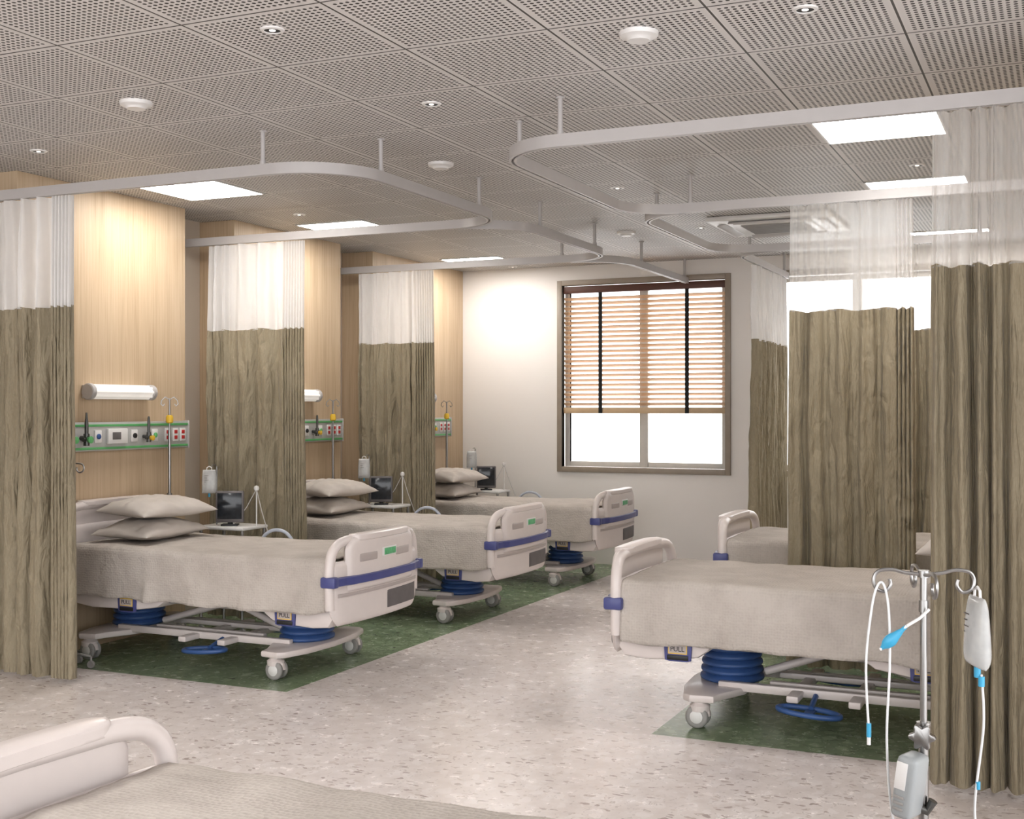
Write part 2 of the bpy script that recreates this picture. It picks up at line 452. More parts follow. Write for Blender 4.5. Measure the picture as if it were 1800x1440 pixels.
sd = tag(MB().lathe((0, 0, 0), [(.001, -.034), (.045, -.034), (.05, -.026), (.06, -.022), (.076, -.016), (.08, 0), (.001, 0)], 32).build('smoke_detector', 'white', loc=(-4.14, 4.66, CZ)),
         'round white smoke detector fixed to the perforated ceiling', 'smoke detector', 'ceiling smoke detectors')
for x, y in ((-1.556, 4.63), (-3.48, 6.59), (-3.40, 9.79)):
    c = sd.copy(); COL.objects.link(c); c.location = (x, y, CZ)
dl = empty('downlight', (-2.857, 3.99, CZ), label='small round recessed downlight with white ring and dark baffle', cat='downlight', group='small ceiling downlights')
MB().lathe((0, 0, 0), [(.032, -.001), (.034, -.008), (.046, -.006), (.049, 0), (.032, 0)], 28).build('trim_ring', 'white', dl)
MB().lathe((0, 0, 0), [(.001, -.002), (.033, -.0045), (.033, -.0005), (.001, -.0005)], 24).build('baffle', 'black', dl)
MB().lathe((0, 0, 0), [(.001, -.007), (.012, -.0065), (.013, -.0045), (.001, -.0045)], 16).build('bulb', 'down', dl)
for x, y in ((-.896, 4.61), (-2.84, 5.28), (-5.43, 5.30), (-5.38, 7.86), (-.844, 7.84), (-2.776, 7.81), (-2.755, 9.80), (-5.31, 11.67), (-2.714, 11.6)):
    copy_tree(dl, (x, y, CZ))

ac = empty('air_conditioner_cassette', (-2.1, 9.75, CZ), label='square white ceiling air conditioner cassette with grille and louvres', cat='air conditioner')
h = .47
MB().box((0, 0, -.02), (.95, .95, .038), .012).box((0, 0, -.044), (.6, .6, .012), .004).build('body', 'white', ac)
g = MB()
for i in range(14): g.box((0, -.24 + i * .037, -.053), (.5, .012, .006))
g.build('grille', 'rubber', ac, smooth=False)
for a in range(4):
    R = Matrix.Rotation(a * pi / 2, 3, 'Z')
    MB().box(R @ Vector((0, -.39, -.046)), (.62, .07, .012), .004, rot=R @ Matrix.Rotation(.3, 3, 'X')).build('louvre', 'railmetal', ac)

# ------------------------------------------------------------------ curtain rails
RZ = 2.89
def rail(name, path, hangers, label):
    e = empty(name, (path[0][0], path[0][1], RZ), label=label, cat='curtain rail', group='overhead privacy curtain rails')
    o = Vector((path[0][0], path[0][1])); P = [Vector(p) - o for p in path]
    w, hh, sl = .019, .030, .006
    prof = [(-w, -hh), (-w, hh), (w, hh), (w, -hh), (sl, -hh), (sl, -hh + .02), (-sl, -hh + .02), (-sl, -hh)]
    vs = []; fs = []; k = len(prof)
    for i, p in enumerate(P):
        t1 = (P[i] - P[i - 1]).normalized() if i else (P[1] - P[0]).normalized()
        t2 = (P[i + 1] - P[i]).normalized() if i < len(P) - 1 else t1
        t = (t1 + t2).normalized(); n = Vector((-t.y, t.x)); sc = 1 / max(.5, n.dot(Vector((-t1.y, t1.x))))
        for a, z in prof: vs.append((p.x + n.x * a * sc, p.y + n.y * a * sc, z))
    for i in range(len(P) - 1):
        for q in range(k):
            r = (q + 1) % k; fs.append((i * k + q, i * k + r, (i + 1) * k + r, (i + 1) * k + q))
    fs.append(tuple(range(k))[::-1]); fs.append(tuple((len(P) - 1) * k + q for q in range(k)))
    MB().add(vs, fs).build('track', 'railmetal', e, angle=30)
    for hx, hy in hangers:
        q = (hx - o.x, hy - o.y)
        MB().cyl((q[0], q[1], hh), (q[0], q[1], CZ - RZ), .013, n=14).cyl((q[0], q[1], hh), (q[0], q[1], hh + .02), .018, n=14).cyl((q[0], q[1], CZ - RZ - .008), (q[0], q[1], CZ - RZ), .022, n=18).build('hanger_rod', 'railmetal', e)
    return e
A, Bq, Cq = 5.43, 7.58, 9.70
XA = -3.47; XB = -2.60; XC = -2.47; LW = XL + .002; RW = XR - .002
rl = 'white aluminium curtain rail curving around the bed bay'
rail('curtain_rail', arc_corner([(LW, A), (XA, A), (XA, Bq), (LW + .02, Bq)], .42), [(-3.95, A), (XA, 5.86), (XA, 7.1)], rl)
rail('curtain_rail', arc_corner([(XA - .42, Bq + .045), (XA, Bq + .045), (XA, Cq), (LW + .02, Cq)], .42), [(XA, 8.1), (XA, 9.22), (-3.95, Cq)], rl)
rail('curtain_rail', arc_corner([(XA - .42, Cq + .045), (XA, Cq + .045), (XA, YB - .05)], .42), [(XA, 10.4), (XA, 11.75)], 'white aluminium curtain rail ending near the window wall')
rail('curtain_rail', arc_corner([(RW, A), (XB, A), (XB, Bq), (RW - .02, Bq)], .36), [(.1, A), (-2.22, A), (XB, 5.8), (-2.2, Bq)], rl)
rail('curtain_rail', arc_corner([(XB + .36, Bq + .045), (XB, Bq + .045), (XB, Cq), (RW - .02, Cq)], .36), [(XB, 8.13), (-.6, Cq)], rl)
rail('curtain_rail', arc_corner([(XC + .36, Cq + .045), (XC, Cq + .045), (XC, YB - .05)], .36), [(XC, 10.3), (XC, 11.7)], 'white aluminium curtain rail ending near the window wall')

# ------------------------------------------------------------------ curtains
def curtain(p0, p1, label, tight=.22, seed=0, wl=.105, amp=.042, tside=1, sheer='sheer'):
    rnd = random.Random(seed)
    a = Vector(p0); d = Vector(p1) - a; L = d.length; d.normalize(); nrm = Vector((-d.y, d.x))
    e = empty('privacy_curtain', (a.x, a.y, 0), label=label, cat='curtain', group='khaki privacy curtains')
    cols = []; s = 0; ph = rnd.random() * 6
    Lt = L * tight; wnow = wl; lastk = -1
    while s < L:
        cols.append((s, ph))
        far = (L - s) if tside > 0 else s
        if far < Lt: w = .024
        else:
            k_ = int(ph / (2 * pi))
            if k_ != lastk: lastk = k_; wnow = wl * rnd.uniform(.5, 1.6)
            w = wnow
        st = w / 14; ph += 2 * pi / 14; s += st
    cols.append((L, ph))
    def pos(s, ph, z):
        far = (L - s) if tside > 0 else s
        tg = far < Lt
        f = (2.86 - z) / 2.86
        kf = ph / (2 * pi); k_ = int(kf)
        h0 = ((k_ * 7919 + seed * 31) % 17) / 16; h1 = (((k_ + 1) * 7919 + seed * 31) % 17) / 16
        foldamp = 1 if tg else .5 + .85 * (h0 + (h1 - h0) * (kf - k_))
        A_ = (amp * (.55 if tg else 1)) * (.6 + .5 * f) * (1 + .5 * noise.noise(Vector((s * 4, z * .5, seed)))) * foldamp
        drift = .8 * noise.noise(Vector((s * 3.0, z * .9, seed + 5))) * (0.2 if tg else 1.7) + (0 if tg else .8 * noise.noise(Vector((s * 8, z * 1.6, seed + 6))))
        sn = math.sin(ph + drift)
        if not tg: sn = math.copysign(abs(sn) ** .85, sn) * .84 + .16 * math.sin(3 * (ph + drift) + seed)
        y = A_ * sn + (0 if tg else .010 * math.sin(2.3 * ph + 1 + z * .6))
        y += .02 * noise.noise(Vector((s * 2, z * .8, seed + 9)))
        if not tg:
            y += .012 * noise.noise(Vector((s * 13, z * 2.4 + s * 5, seed + 2))) + .018 * abs(noise.noise(Vector((s * 20 + z * 3, z * 3.2, seed + 12))))
        xs = s + .012 * math.cos(ph + drift) * f + .03 * f * (s / L - .5)
        return (d.x * xs + nrm.x * y, d.y * xs + nrm.y * y)
    def sheet(name, z0, z1, rows, mat, off=0, hem=False):
        vs = []; fs = []; nc = len(cols)
        for i in range(rows + 1):
            z = z0 + (z1 - z0) * i / rows
            for (s_, p_) in cols:
                x, y = pos(s_, p_, z)
                dz = 0
                if hem and i == rows: dz = .008 * math.sin(p_ * .5)
                vs.append((x + nrm.x * off, y + nrm.y * off, z + dz))
        for i in range(rows):
            for j in range(nc - 1):
                q = i * nc + j; fs.append((q, q + 1, q + nc + 1, q + nc))
        return MB().add(vs, fs).build(name, mat, e, angle=180)
    sheet('fabric_panel', .025, 2.205, 90, 'curtain', 0, True)
    sheet('sheer_header', 2.20, 2.855, 22, sheer)
    return e
kl = 'khaki pleated privacy curtain with white sheer top hanging from rail'
curtain((-6.30, A), (-5.30, A), kl, .16, 1, wl=.12, amp=.048)
curtain((-6.02, Bq), (-5.15, Bq), kl, .22, 2, wl=.14, amp=.038)
curtain((-5.99, Cq), (-5.20, Cq), kl, .22, 3, wl=.13, amp=.038)
curtain((-.525, A), (.03, A), 'khaki pleated privacy curtain with tall sheer top behind chrome stand', .0, 4, wl=.10, amp=.05, sheer='sheer_thin')
curtain((-1.56, Bq), (-.84, Bq), kl, .14, 5, wl=.10, sheer='sheer_thin')
curtain((-1.56, Cq), (-.62, Cq), kl, .14, 6, sheer='sheer_thin')
curtain((XC, 10.48), (XC, 11.74), 'khaki privacy curtain with white sheer top gathered by the window', .1, 7, wl=.11)

# ------------------------------------------------------------------ bed
def make_bed():
    e = empty('hospital_bed', (-4.92, 6.43, 0), label='beige plastic adjustable hospital bed with blue bumpers and bellows on casters', cat='hospital bed', group='hospital beds in the ward')
    # base frame
    f = MB()
    for sx in (1, -1):
        xc = .62 if sx > 0 else -.78
        pts = [(-.16, -.20), (-.075, -.38), (-.06, -.455), (.06, -.47), (.10, -.44), (.15, -.26), (.17, 0), (.15, .26), (.10, .44), (.06, .47), (-.06, .455), (-.075, .38), (-.16, .20)]
        poly = [(xc + sx * a, q) for a, q in pts]
        f.prism(poly, 'z', .130, .170, .012)
    for y in (-.2, .2): f.span((-.75, .6), (y - .022, y + .022), (.15, .195), .008)
    f.span((-.5, .35), (-.14, -.10), (.17, .20), .006).span((-.5, .35), (.10, .14), (.17, .20), .006)
    f.span((-.14, -.08), (-.36, .36), (.15, .185), .008).span((.16, .22), (-.36, .36), (.15, .185), .008)
    f.tube([(-.55, 0, .2), (-.1, 0, .33), (.1, 0, .33), (.4, 0, .22)], .022, 10)
    f.build('base_frame', 'plastic', e)
    # casters
    for x in (.64, -.80):
        for y in (-.42, .42):
            c = empty('caster', (x, y, 0)); c.parent = e
            h = MB().lathe((0, 0, .0), [(.001, .15), (.03, .148), (.034, .125), (.052, .112), (.05, .085), (.001, .085)], 20)
            h.prism([(-.055, .06), (-.05, .1), (-.02, .128), (.03, .128), (.058, .095), (.066, .06), (.03, .05), (-.03, .05)], 'y', -.012, .012, .004)
            h.build('fork', 'plastic', c)
            for s in (-1, 1):
                w = MB().lathe((.008, s * .027, .058), [(.001, -.014), (.044, -.0145), (.053, -.012), (.058, -.006), (.058, .006), (.053, .012), (.044, .0145), (.001, .014)], 28, axis='y')
                w.lathe((.008, s * .027, .058), [(.001, -.017), (.03, -.0165), (.034, -.0135), (.034, .0135), (.03, .0165), (.001, .017)], 24, axis='y', mi=1)
                w.build('wheel', ['rubber', 'white'], c)
    # bellows
    for x in (.58, -.76):
        prof = [(.001, .165)]; nr = 6
        for i in range(nr):
            r = .168 - .004 * i; zz = .168 + i * .04
            prof += [(r * .87, zz), (r * .985, zz + .008), (r, zz + .016), (r * .985, zz + .026), (r * .87, zz + .036)]
        prof += [(.001, .41)]
        MB().lathe((x, 0, 0), prof, 36, sx=1.0, sy=1.1).build('lift_bellows', 'blue', e, angle=60)
    # covers
    foot = [(.56, .47), (.565, .43), (.585, .39), (.64, .352), (.74, .335), (.92, .325), (1.03, .335), (1.06, .38), (1.065, .47)]
    head = [(-.95, .47), (-.94, .40), (-.88, .355), (-.75, .338), (-.38, .345), (-.22, .37), (-.16, .41), (-.14, .47)]
    MB().prism(foot, 'y', -.46, .46, .018).build('foot_cover', 'plastic', e)
    MB().prism(head, 'y', -.46, .46, .018).build('head_cover', 'plastic', e)
    MB().span((-.9, .96), (-.40, .40), (.44, .50), .01).span((-.15, .5), (-.44, -.38), (.40, .46), .01).span((-.15, .5), (.38, .44), (.40, .46), .01).build('deck', 'rubber', e)
    MB().span((-.95, 1.03), (-.455, .455), (.50, .705), .05, 4).build('mattress', 'mattress', e)
    # pull labels
    tc = bpy.data.curves.new('pull_text', 'FONT'); tc.body = 'PULL'; tc.size = .034; tc.align_x = 'CENTER'; tc.align_y = 'CENTER'; tc.extrude = .0006
    to = bpy.data.objects.new('tmp_text', tc); COL.objects.link(to); bpy.context.view_layer.update()
    tme = bpy.data.meshes.new_from_object(to); bpy.data.objects.remove(to); tme.materials.clear(); tme.materials.append(M['black'])
    for x in (.74, -.45):
        for s in (-1, 1):
            L = empty('release_handle', (x, s * .46, .388)); L.parent = e
            if s > 0: L.rotation_euler = (0, 0, pi)
            MB().prism([(-.068, -.052), (-.074, .045), (-.06, .056), (.06, .056), (.074, .045), (.068, -.052), (.045, -.058), (-.045, -.058)], 'y', -.012, .003, .003).build('surround', 'navy', L)
            MB().span((-.05, .05), (-.017, -.011), (-.020, .030), .002).build('plate', 'yellow', L)
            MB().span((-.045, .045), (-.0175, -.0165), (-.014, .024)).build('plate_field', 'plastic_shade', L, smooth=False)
            MB().span((-.055, .055), (-.0155, -.010), (-.050, -.026), .004).build('grip', 'black', L)
            o = bpy.data.objects.new('pull_lettering', tme); COL.objects.link(o); o.parent = L; o.location = (0, -.0182, .005); o.rotation_euler = (pi / 2, 0, 0)
    # pedals
    for s in (-1, 1):
        pts = []
        for i in range(28):
            a = 2 * pi * i / 28; pts.append((.10 + .15 * math.cos(a), s * (.40 + .075 * math.sin(a)), .125 + .01 * math.cos(a)))
        m = MB().tube(pts, .014, 10, closed=True).tube([(.10, s * .35, .13), (.10, s * .22, .165)], .014, 8).box((.10, s * .40, .118), (.05, .15, .014), .006)
        m.build('foot_pedal', 'blue', e)
    # boards
    def board(name, x0, top, low, sgn, e):
        r = empty(name, (x0, 0, 0)); r.parent = e
        bend = lambda y, z: -sgn * .16 * y * y
        T = top
        Wm = lambda z: .50 - .07 * max(0, (low + .12 - z) / .12) ** 2
        b = MB().slab(low, T - .12, Wm, lambda y, z: bend(y, z), .060)
        b.build('lower_panel', 'plastic', r, angle=60)
        Wc = lambda z: .385 - .05 * max(0, (z - (T - .06)) / .06) ** 2
        MB().slab(T - .30, T + .015, Wc, lambda y, z: bend(y, z) + sgn * .020, .064).build('upper_panel', 'plastic', r, angle=60)
        MB().slab(T - .012, T + .03, lambda z: .31, lambda y, z: bend(y, z) + sgn * .01, .095, nz=8).build('top_ledge', 'plastic', r, angle=60)
        pts = [(0, -.485, low + .10), (0, -.495, T - .18), (0, -.475, T - .07), (0, -.42, T - .02), (0, -.34, T - .005), (0, 0, T), (0, .34, T - .005), (0, .42, T - .02), (0, .475, T - .07), (0, .495, T - .18), (0, .485, low + .10)]
        sm = fillet(pts, .06, 5)
        sm = [(bend(q.y, q.z) - sgn * .005, q.y, q.z) for q in sm]
        MB().tube(sm, .029, 12).build('grab_rail', 'plastic', r, angle=80)
        for yy in (-.20, .20):
            MB().slab(T - .135, T - .085, lambda z: .095, lambda y, z: bend(y, z) + sgn * .050, .012, nz=8, ny=14, p=4, yc=yy).build('grip_recess_shade', 'plastic_shade', r)  # slot shade painted as a darker raised slab, no hollow is cut
        # moulded lower rib and seam
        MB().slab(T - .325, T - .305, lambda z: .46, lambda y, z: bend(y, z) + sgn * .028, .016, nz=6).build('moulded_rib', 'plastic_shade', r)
        return r, bend
    r, bend = board('footboard', 1.105, .84, .345, 1, e)
    # bumper band
    def band(r, bend, sgn, z0, z1, mat):
        vs = []; fs = []; n = 36
        for i in range(n + 1):
            y = -.515 + 1.03 * i / n; x = bend(y, 0) + sgn * .048
            if abs(y) > .375: x = bend(y, 0) + sgn * (.036)
            for (dx, z) in ((-.0, z0), (.016, z0 + .006), (.016, z1 - .006), (0, z1)): vs.append((x + sgn * dx, y, z))
        for i in range(n):
            for q in range(3): a = i * 4 + q; fs.append((a, a + 4, a + 5, a + 1) if sgn > 0 else (a, a + 1, a + 5, a + 4))
        b = MB().add(vs, fs)
        for s in (-1, 1):
            b.span((bend(.5, 0) - .045 if sgn > 0 else bend(.5, 0) - .055, bend(.5, 0) + .055 if sgn > 0 else bend(.5, 0) + .045), (s * .50 - .028, s * .50 + .028), (z0 - .005, z1 + .005), .012)
        b.build('bumper_band', mat, r, angle=40)
    band(r, bend, 1, .580, .634, 'navy')
    MB().slab(.39, .50, lambda z: .20, lambda y, z: bend(y, z) + .028, .020, nz=8, ny=14, p=8, yc=.235).build('grey_insert', 'greyins', r)
    MB().slab(.715, .770, lambda z: .085, lambda y, z: bend(y, z) + .052, .012, nz=8, ny=14, p=8, yc=.03).build('indicator_frame', 'white', r)
    MB().slab(.722, .763, lambda z: .070, lambda y, z: bend(y, z) + .057, .008, nz=8, ny=14, p=8, yc=.03).build('indicator', 'greenlab', r)
    r, bend = board('headboard', -1.005, .97, .50, -1, e)
    band(r, bend, -1, .66, .70, 'navy')
    # arched side grab
    pts = [(-.15, .49, .58), (-.13, .495, .71), (-.07, .50, .765), (0, .50, .78), (.07, .50, .765), (.13, .495, .71), (.15, .49, .58)]
    MB().tube(fillet(pts, .05, 5), .012, 10).tube([(-.15, .49, .58), (-.15, .43, .46)], .012, 8).tube([(.15, .49, .58), (.15, .43, .46)], .012, 8).build('side_rail', 'steelblue', e)
    # iv pole on the head corner
    p = empty('infusion_pole', (-.955, .53, 0)); p.parent = e
    MB().cyl((0, 0, .45), (0, 0, 1.45), .011, n=12).cyl((0, 0, 1.45), (0, 0, 1.68), .007, n=12).cyl((0, 0, .45), (0, -.08, .45), .012).cyl((0, 0, .93), (0, 0, 1.0), .019).build('shaft', 'metal', p)
    MB().lathe((0, 0, 1.53), [(.001, -.03), (.016, -.03), (.026, -.022), (.026, .015), (.018, .03), (.001, .03)], 16).build('clamp', 'yknob', p)
    hk = MB()
    for a in (0, pi):
        c, s = math.cos(a + .8), math.sin(a + .8)
        pts = [(0, 0, 1.67), (.03 * c, .03 * s, 1.69), (.055 * c, .055 * s, 1.665), (.06 * c, .06 * s, 1.64), (.045 * c, .045 * s, 1.625), (.035 * c, .035 * s, 1.64)]
        hk.tube(pts, .004, 6)
    hk.build('hook', 'metal', p)
    return e
bed = make_bed()

def blanket_mesh():
    vs = []; fs = []; nx = 150
    sec = []
    for i in range(15): sec.append((-.487, .415 + (.685 - .415) * i / 14))
    for i in range(1, 6):
        a = pi / 2 * i / 6; sec.append((-.487 + .04 * (1 - math.cos(a)), .685 + .04 * math.sin(a)))
    n_side = len(sec)
    for i in range(41): sec.append((-.447 + .894 * i / 40, .725))
    sec += [(-y, z) for y, z in sec[n_side - 1::-1]]
    k = len(sec)
    for i in range(nx + 1):
        x = -.93 + 1.965 * i / nx
        for j, (y, z) in enumerate(sec):
            dr = max(0, (.69 - z) / .27)
            sgn = -1 if y < 0 else 1
            n1 = noise.noise(Vector((x * 3.2, sgn * 3, 1))); n2 = noise.noise(Vector((x * 8, y * 5, z * 4)))
            n3 = noise.noise(Vector((x * 5, sgn * 2, 5)))
            fold = max(0, math.sin(x * 17 + 3 * n1 + sgn)) ** 2
            yy = y + sgn * dr * (.012 + .024 * n1 + .022 * fold * (.5 + n3))
            top_n = .007 * n2 + .009 * noise.noise(Vector((x * 2.2, y * 3, 7))) + .007 * abs(noise.noise(Vector((x * 6 + y * 5, y * 11 - x * 3, 3))))
            zz = z + top_n * (1 - .5 * dr) - dr * (.024 * n1 + .010 * n3)
            vs.append((x, yy, zz))
    for i in range(nx):
        for j in range(k - 1):
            a = i * k + j; fs.append((a, a + k, a + k + 1, a + 1))
    return MB().add(vs, fs)
bk = blanket_mesh().build('blanket', 'blanket', loc=(-4.92, 6.43, 0), angle=180)
md = bk.modifiers.new('thick', 'SOLIDIFY'); md.thickness = .007; md.offset = 1
tag(bk, 'beige waffle-weave blanket draped over the hospital mattress', 'blanket', 'bed blankets')

def pillow_mesh(seed):
    n = 36; vs = []; fs = []
    for side in (1, -1):
        o = len(vs)
        for i in range(n + 1):
            u = -math.cos(pi * i / n)
            for j in range(n + 1):
                v = -math.cos(pi * j / n)
                h = ((1 - abs(u) ** 2.4) * (1 - abs(v) ** 2.4))
                h = max(0, h) ** .5
                x = .225 * u * (1 - .09 * (1 - v * v) * abs(u) ** 3) ; y = .335 * v * (1 - .06 * (1 - u * u) * abs(v) ** 3)
                wr = .014 * noise.noise(Vector((x * 9 + seed, y * 9, side * 2))) + .010 * noise.noise(Vector((x * 24 + seed, y * 12, side))) - .010 * abs(noise.noise(Vector((x * 12 + y * 6 + seed, y * 16 - x * 8, 4))))
                z = (.088 * h + wr * min(1, h * 2)) if side > 0 else (-.050 * h + wr * .3 * h)
                vs.append((x, y, z + .012 * noise.noise(Vector((x * 4 + seed, y * 4, 0))) - .010 * (abs(u * v)) ** 2))
        for i in range(n):
            for j in range(n):
                a = o + i * (n + 1) + j; f = (a, a + n + 1, a + n + 2, a + 1); fs.append(f if side > 0 else f[::-1])
    return MB().add(vs, fs)
pw1 = pillow_mesh(1).build('pillow', 'pillow', angle=180); pw2 = pillow_mesh(8).build('pillow', 'pillow', angle=180)
for p in (pw1, pw2): tag(p, 'soft beige pillow stacked at the head of the bed', 'pillow', 'bed pillows')

beds = [(-4.92, 6.43, 0), (-4.90, 8.54, 0), (-4.88, 10.65, 0), (-1.05, 6.41, pi), (-1.05, 8.53, pi), (-.985, 1.93, pi)]
for i, (x, y, r) in enumerate(beds):
    rot = Matrix.Rotation(r, 3, 'Z')
    if i:
        copy_tree(bed, (x, y, 0), r, skip=('infusion_pole', 'side_rail') if r else ())
        c = bk.copy(); COL.objects.link(c); c.location = (x, y, 0); c.rotation_euler = (0, 0, r)
    if i == 5: break
    for (p, dx, dy, z, rz, tilt) in ((pw1, -.66, .0, .795, .05, 0), (pw2, -.64, .04, .935, -.09, .06)):
        o = p if i == 0 else p.copy()
        if i: COL.objects.link(o)
        q = rot @ Vector((dx, dy, 0)); o.location = (x + q.x, y + q.y, z); o.rotation_euler = (0, tilt, r + rz)

# ------------------------------------------------------------------ headwall equipment
def headwall(y):
    e = empty('medical_gas_console', (PF + .001, y, 1.32), label='grey wall-mounted medical gas and power console with green stripes', cat='medical console', group='headwall consoles')
    MB().span((0, .052), (-.72, .825), (0, .195), .008).build('body', 'console', e)
    MB().span((.0, .060), (.825, .84), (-.004, .199), .004).build('end_cap', 'railmetal', e)
    MB().span((0, .060), (-.735, -.72), (-.004, .199), .004).build('end_cap', 'railmetal', e)
    for z in (.172, .018): MB().span((.05, .0565), (-.72, .825), (z - .008, z + .008), .001).build('stripe', 'green', e)
    # display
    MB().span((.05, .075), (-.02, .17), (.045, .15), .006).build('control_unit', 'white', e)
    MB().span((.074, .078), (.02, .10), (.075, .125), .002).build('display', 'greyins', e)
    def outlet(yy, mat='white', knob='black'):
        MB().span((.05, .062), (yy - .032, yy + .032), (.055, .14), .004).build('outlet_plate', mat, e)
        MB().lathe((.062, yy, .098), [(.001, 0), (.018, 0), (.018, .008), (.012, .012), (.001, .012)], 18, axis='x').build('outlet', knob, e)
    outlet(.25); outlet(.46, 'white', 'green'); outlet(-.10, 'white', 'blue')
    for yy in (.60, .685, .765):
        MB().span((.05, .060), (yy - .03, yy + .03), (.05, .145), .004).build('outlet_plate', 'white', e)
        for z in (.078, .118): MB().span((.059, .063), (yy - .016, yy + .016), (z - .013, z + .013), .003).build('socket', 'red', e)
    # flowmeters
    for yy, s in ((-.25, 1), (-.38, 1), (.35, .8)):
        f = empty('flowmeter', (.05, yy, .09)); f.parent = e
        MB().cyl((0, 0, 0), (.07, 0, 0), .016 * s).cyl((.05, 0, -.05 * s), (.05, 0, .03), .02 * s).cyl((.05, -.03, -.01), (.05, .04, -.01), .014 * s).build('valve', 'blackmetal', f)
        MB().lathe((.05, 0, .03), [(.001, 0), (.013 * s, 0), (.013 * s, .07), (.009, .10), (.006, .14 * s), (.001, .14 * s)], 14).build('gauge_tube', 'blackmetal', f)
        MB().lathe((.09, 0, -.01), [(.001, -.02), (.02 * s, -.02), (.024 * s, 0), (.001, .004)], 16, axis='x').build('knob', 'green' if yy < .3 else 'yknob', f)
    return e
hw = headwall(6.42)
def lampf(y):
    e = empty('wall_lamp', (PF + .001, y, 1.72), label='horizontal ribbed acrylic wall lamp with white end caps above the console', cat='wall lamp', group='bedhead wall lamps')
    MB().span((0, .03), (-.31, .31), (-.045, .045), .006).build('back_plate', 'white', e)
    b = MB()
    ring = []; n = 40; vs = []; fs = []
    for i in range(n):
        a = 2 * pi * i / n; r = .046 + .0045 * math.cos(8 * a); ring.append((.055 + r * math.cos(a), r * math.sin(a)))
    for s, yy in enumerate((-.28, .28)):
        for (x, z) in ring: vs.append((x, yy, z))
    for i in range(n): j = (i + 1) % n; fs.append((i, j, n + j, n + i))
    fs.append(list(range(n))); fs.append([n + i for i in range(n)][::-1])
    b.add(vs, fs).build('diffuser', 'lamp', e, angle=60)
    for s in (-1, 1):
        MB().lathe((.055, s * .298, 0), [(.001, -.02), (.048, -.02), (.055, -.014), (.055, .014), (.048, .02), (.001, .02)], 28, axis='y').build('end_cap', 'railmetal', e)
    return e
lp = lampf(6.54)
for i in (1, 2):
    copy_tree(hw, (PF + .001, 6.42 + 2.12 * i, 1.32)); copy_tree(lp, (PF + .001, 6.54 + 2.11 * i, 1.72))

# ------------------------------------------------------------------ trolley, monitor, iv bag
def bag(root_name, loc, rz, label, group, sc=1.0):
    e = empty(root_name, loc, (0, 0, rz), label=label, cat='iv bag', group=group)
    n = 16; vs = []; fs = []
    for side in (1, -1):
        o = len(vs)
        for i in range(n + 1):
            v = -math.cos(pi * i / n)
            for j in range(n + 1):
                u = -math.cos(pi * j / n)
                h = max(0, (1 - abs(u) ** 3) * (1 - abs(v) ** 6)) ** .5
                wd = .052 * (1 - .12 * max(0, v) ** 2)
                vs.append((u * wd * sc, side * .019 * h * (1.15 - .35 * v) * sc, (-.10 + v * .085) * sc))
        for i in range(n):
            for j in range(n):
                a = o + i * (n + 1) + j; f = (a, a + 1, a + n + 2, a + n + 1); fs.append(f if side < 0 else f[::-1])
    MB().add(vs, fs).build('pouch', 'bag', e, angle=180)
    MB().tube([(-.018 * sc, 0, -.018 * sc), (-.016 * sc, 0, 0), (0, 0, .008 * sc), (.016 * sc, 0, 0), (.018 * sc, 0, -.018 * sc)], .0035 * sc, 6).build('hanging_loop', 'white', e)
    MB().cyl((0, 0, -.185 * sc), (0, 0, -.21 * sc), .008 * sc).build('port', 'ltblue', e)
    m = MB()
    for i, z in enumerate((-.06, -.075, -.09, -.105, -.12, -.135)): m.span((-.03 * sc, (-.01 if i % 2 else 0) * sc), (-.0212 * sc, -.0205 * sc), (z * sc, (z + .003) * sc))
    m.build('graduation_marks', 'greyins', e, smooth=False)
    return e
def trolley(y):
    e = empty('bedside_trolley', (-5.47, y, 0), label='small white bedside trolley with pole standing next to the bed', cat='trolley', group='bedside trolleys')
    MB().span((-.2, .2), (-.15, .15), (.745, .77), .01).build('shelf', 'white', e)
    MB().span((-.18, .18), (-.14, .14), (.45, .47), .008).build('shelf', 'white', e)
    for x in (-.18, .18):
        for yy in (-.13, .13): MB().cyl((x, yy, .06), (x, yy, .75), .012).build('leg', 'metal', e)
    for x in (-.18, .18):
        for yy in (-.13, .13): MB().lathe((x, yy, .03), [(.001, -.012), (.026, -.012), (.03, 0), (.026, .012), (.001, .012)], 16, axis='y').cyl((x, yy, .03), (x, yy, .065), .008).build('caster', 'rubber', e)
    MB().cyl((-.12, -.03, .77), (-.12, -.03, 1.19), .006).tube([(-.12, -.03, 1.18), (-.12, -.05, 1.205), (-.12, -.08, 1.20), (-.12, -.085, 1.185)], .004, 6).build('drip_pole', 'metal', e)
    MB().cyl((.17, .05, .77), (.17, .05, 1.03), .005).lathe((.17, .05, 1.035), [(.001, -.02), (.015, -.015), (.02, 0), (.015, .015), (.001, .02)], 14).build('cable_post', 'white', e)
    MB().tube([(.17, .05, 1.03), (.12, .0, .90), (.05, -.06, .78)], .003, 6).tube([(.17, .05, 1.03), (.25, .0, .88), (.34, -.04, .72)], .003, 6).build('cable', 'railmetal', e)
    return e
def monitor(y):
    e = empty('patient_monitor', (-5.45, y, .771), (0, 0, math.radians(28)), label='dark slim patient monitor standing on the bedside trolley', cat='monitor', group='bedside patient monitors')
    MB().box((0, 0, .135), (.20, .035, .225), .010, 3).build('housing', 'greyins', e)
    MB().box((0, -.019, .140), (.172, .003, .185), .001).build('screen', 'screen', e)
    MB().span((-.06, .06), (-.04, .05), (0, .012), .004).cyl((0, .01, .01), (0, .01, .04), .018).build('stand', 'black', e)
    return e
t0 = trolley(7.16); m0 = monitor(7.10)
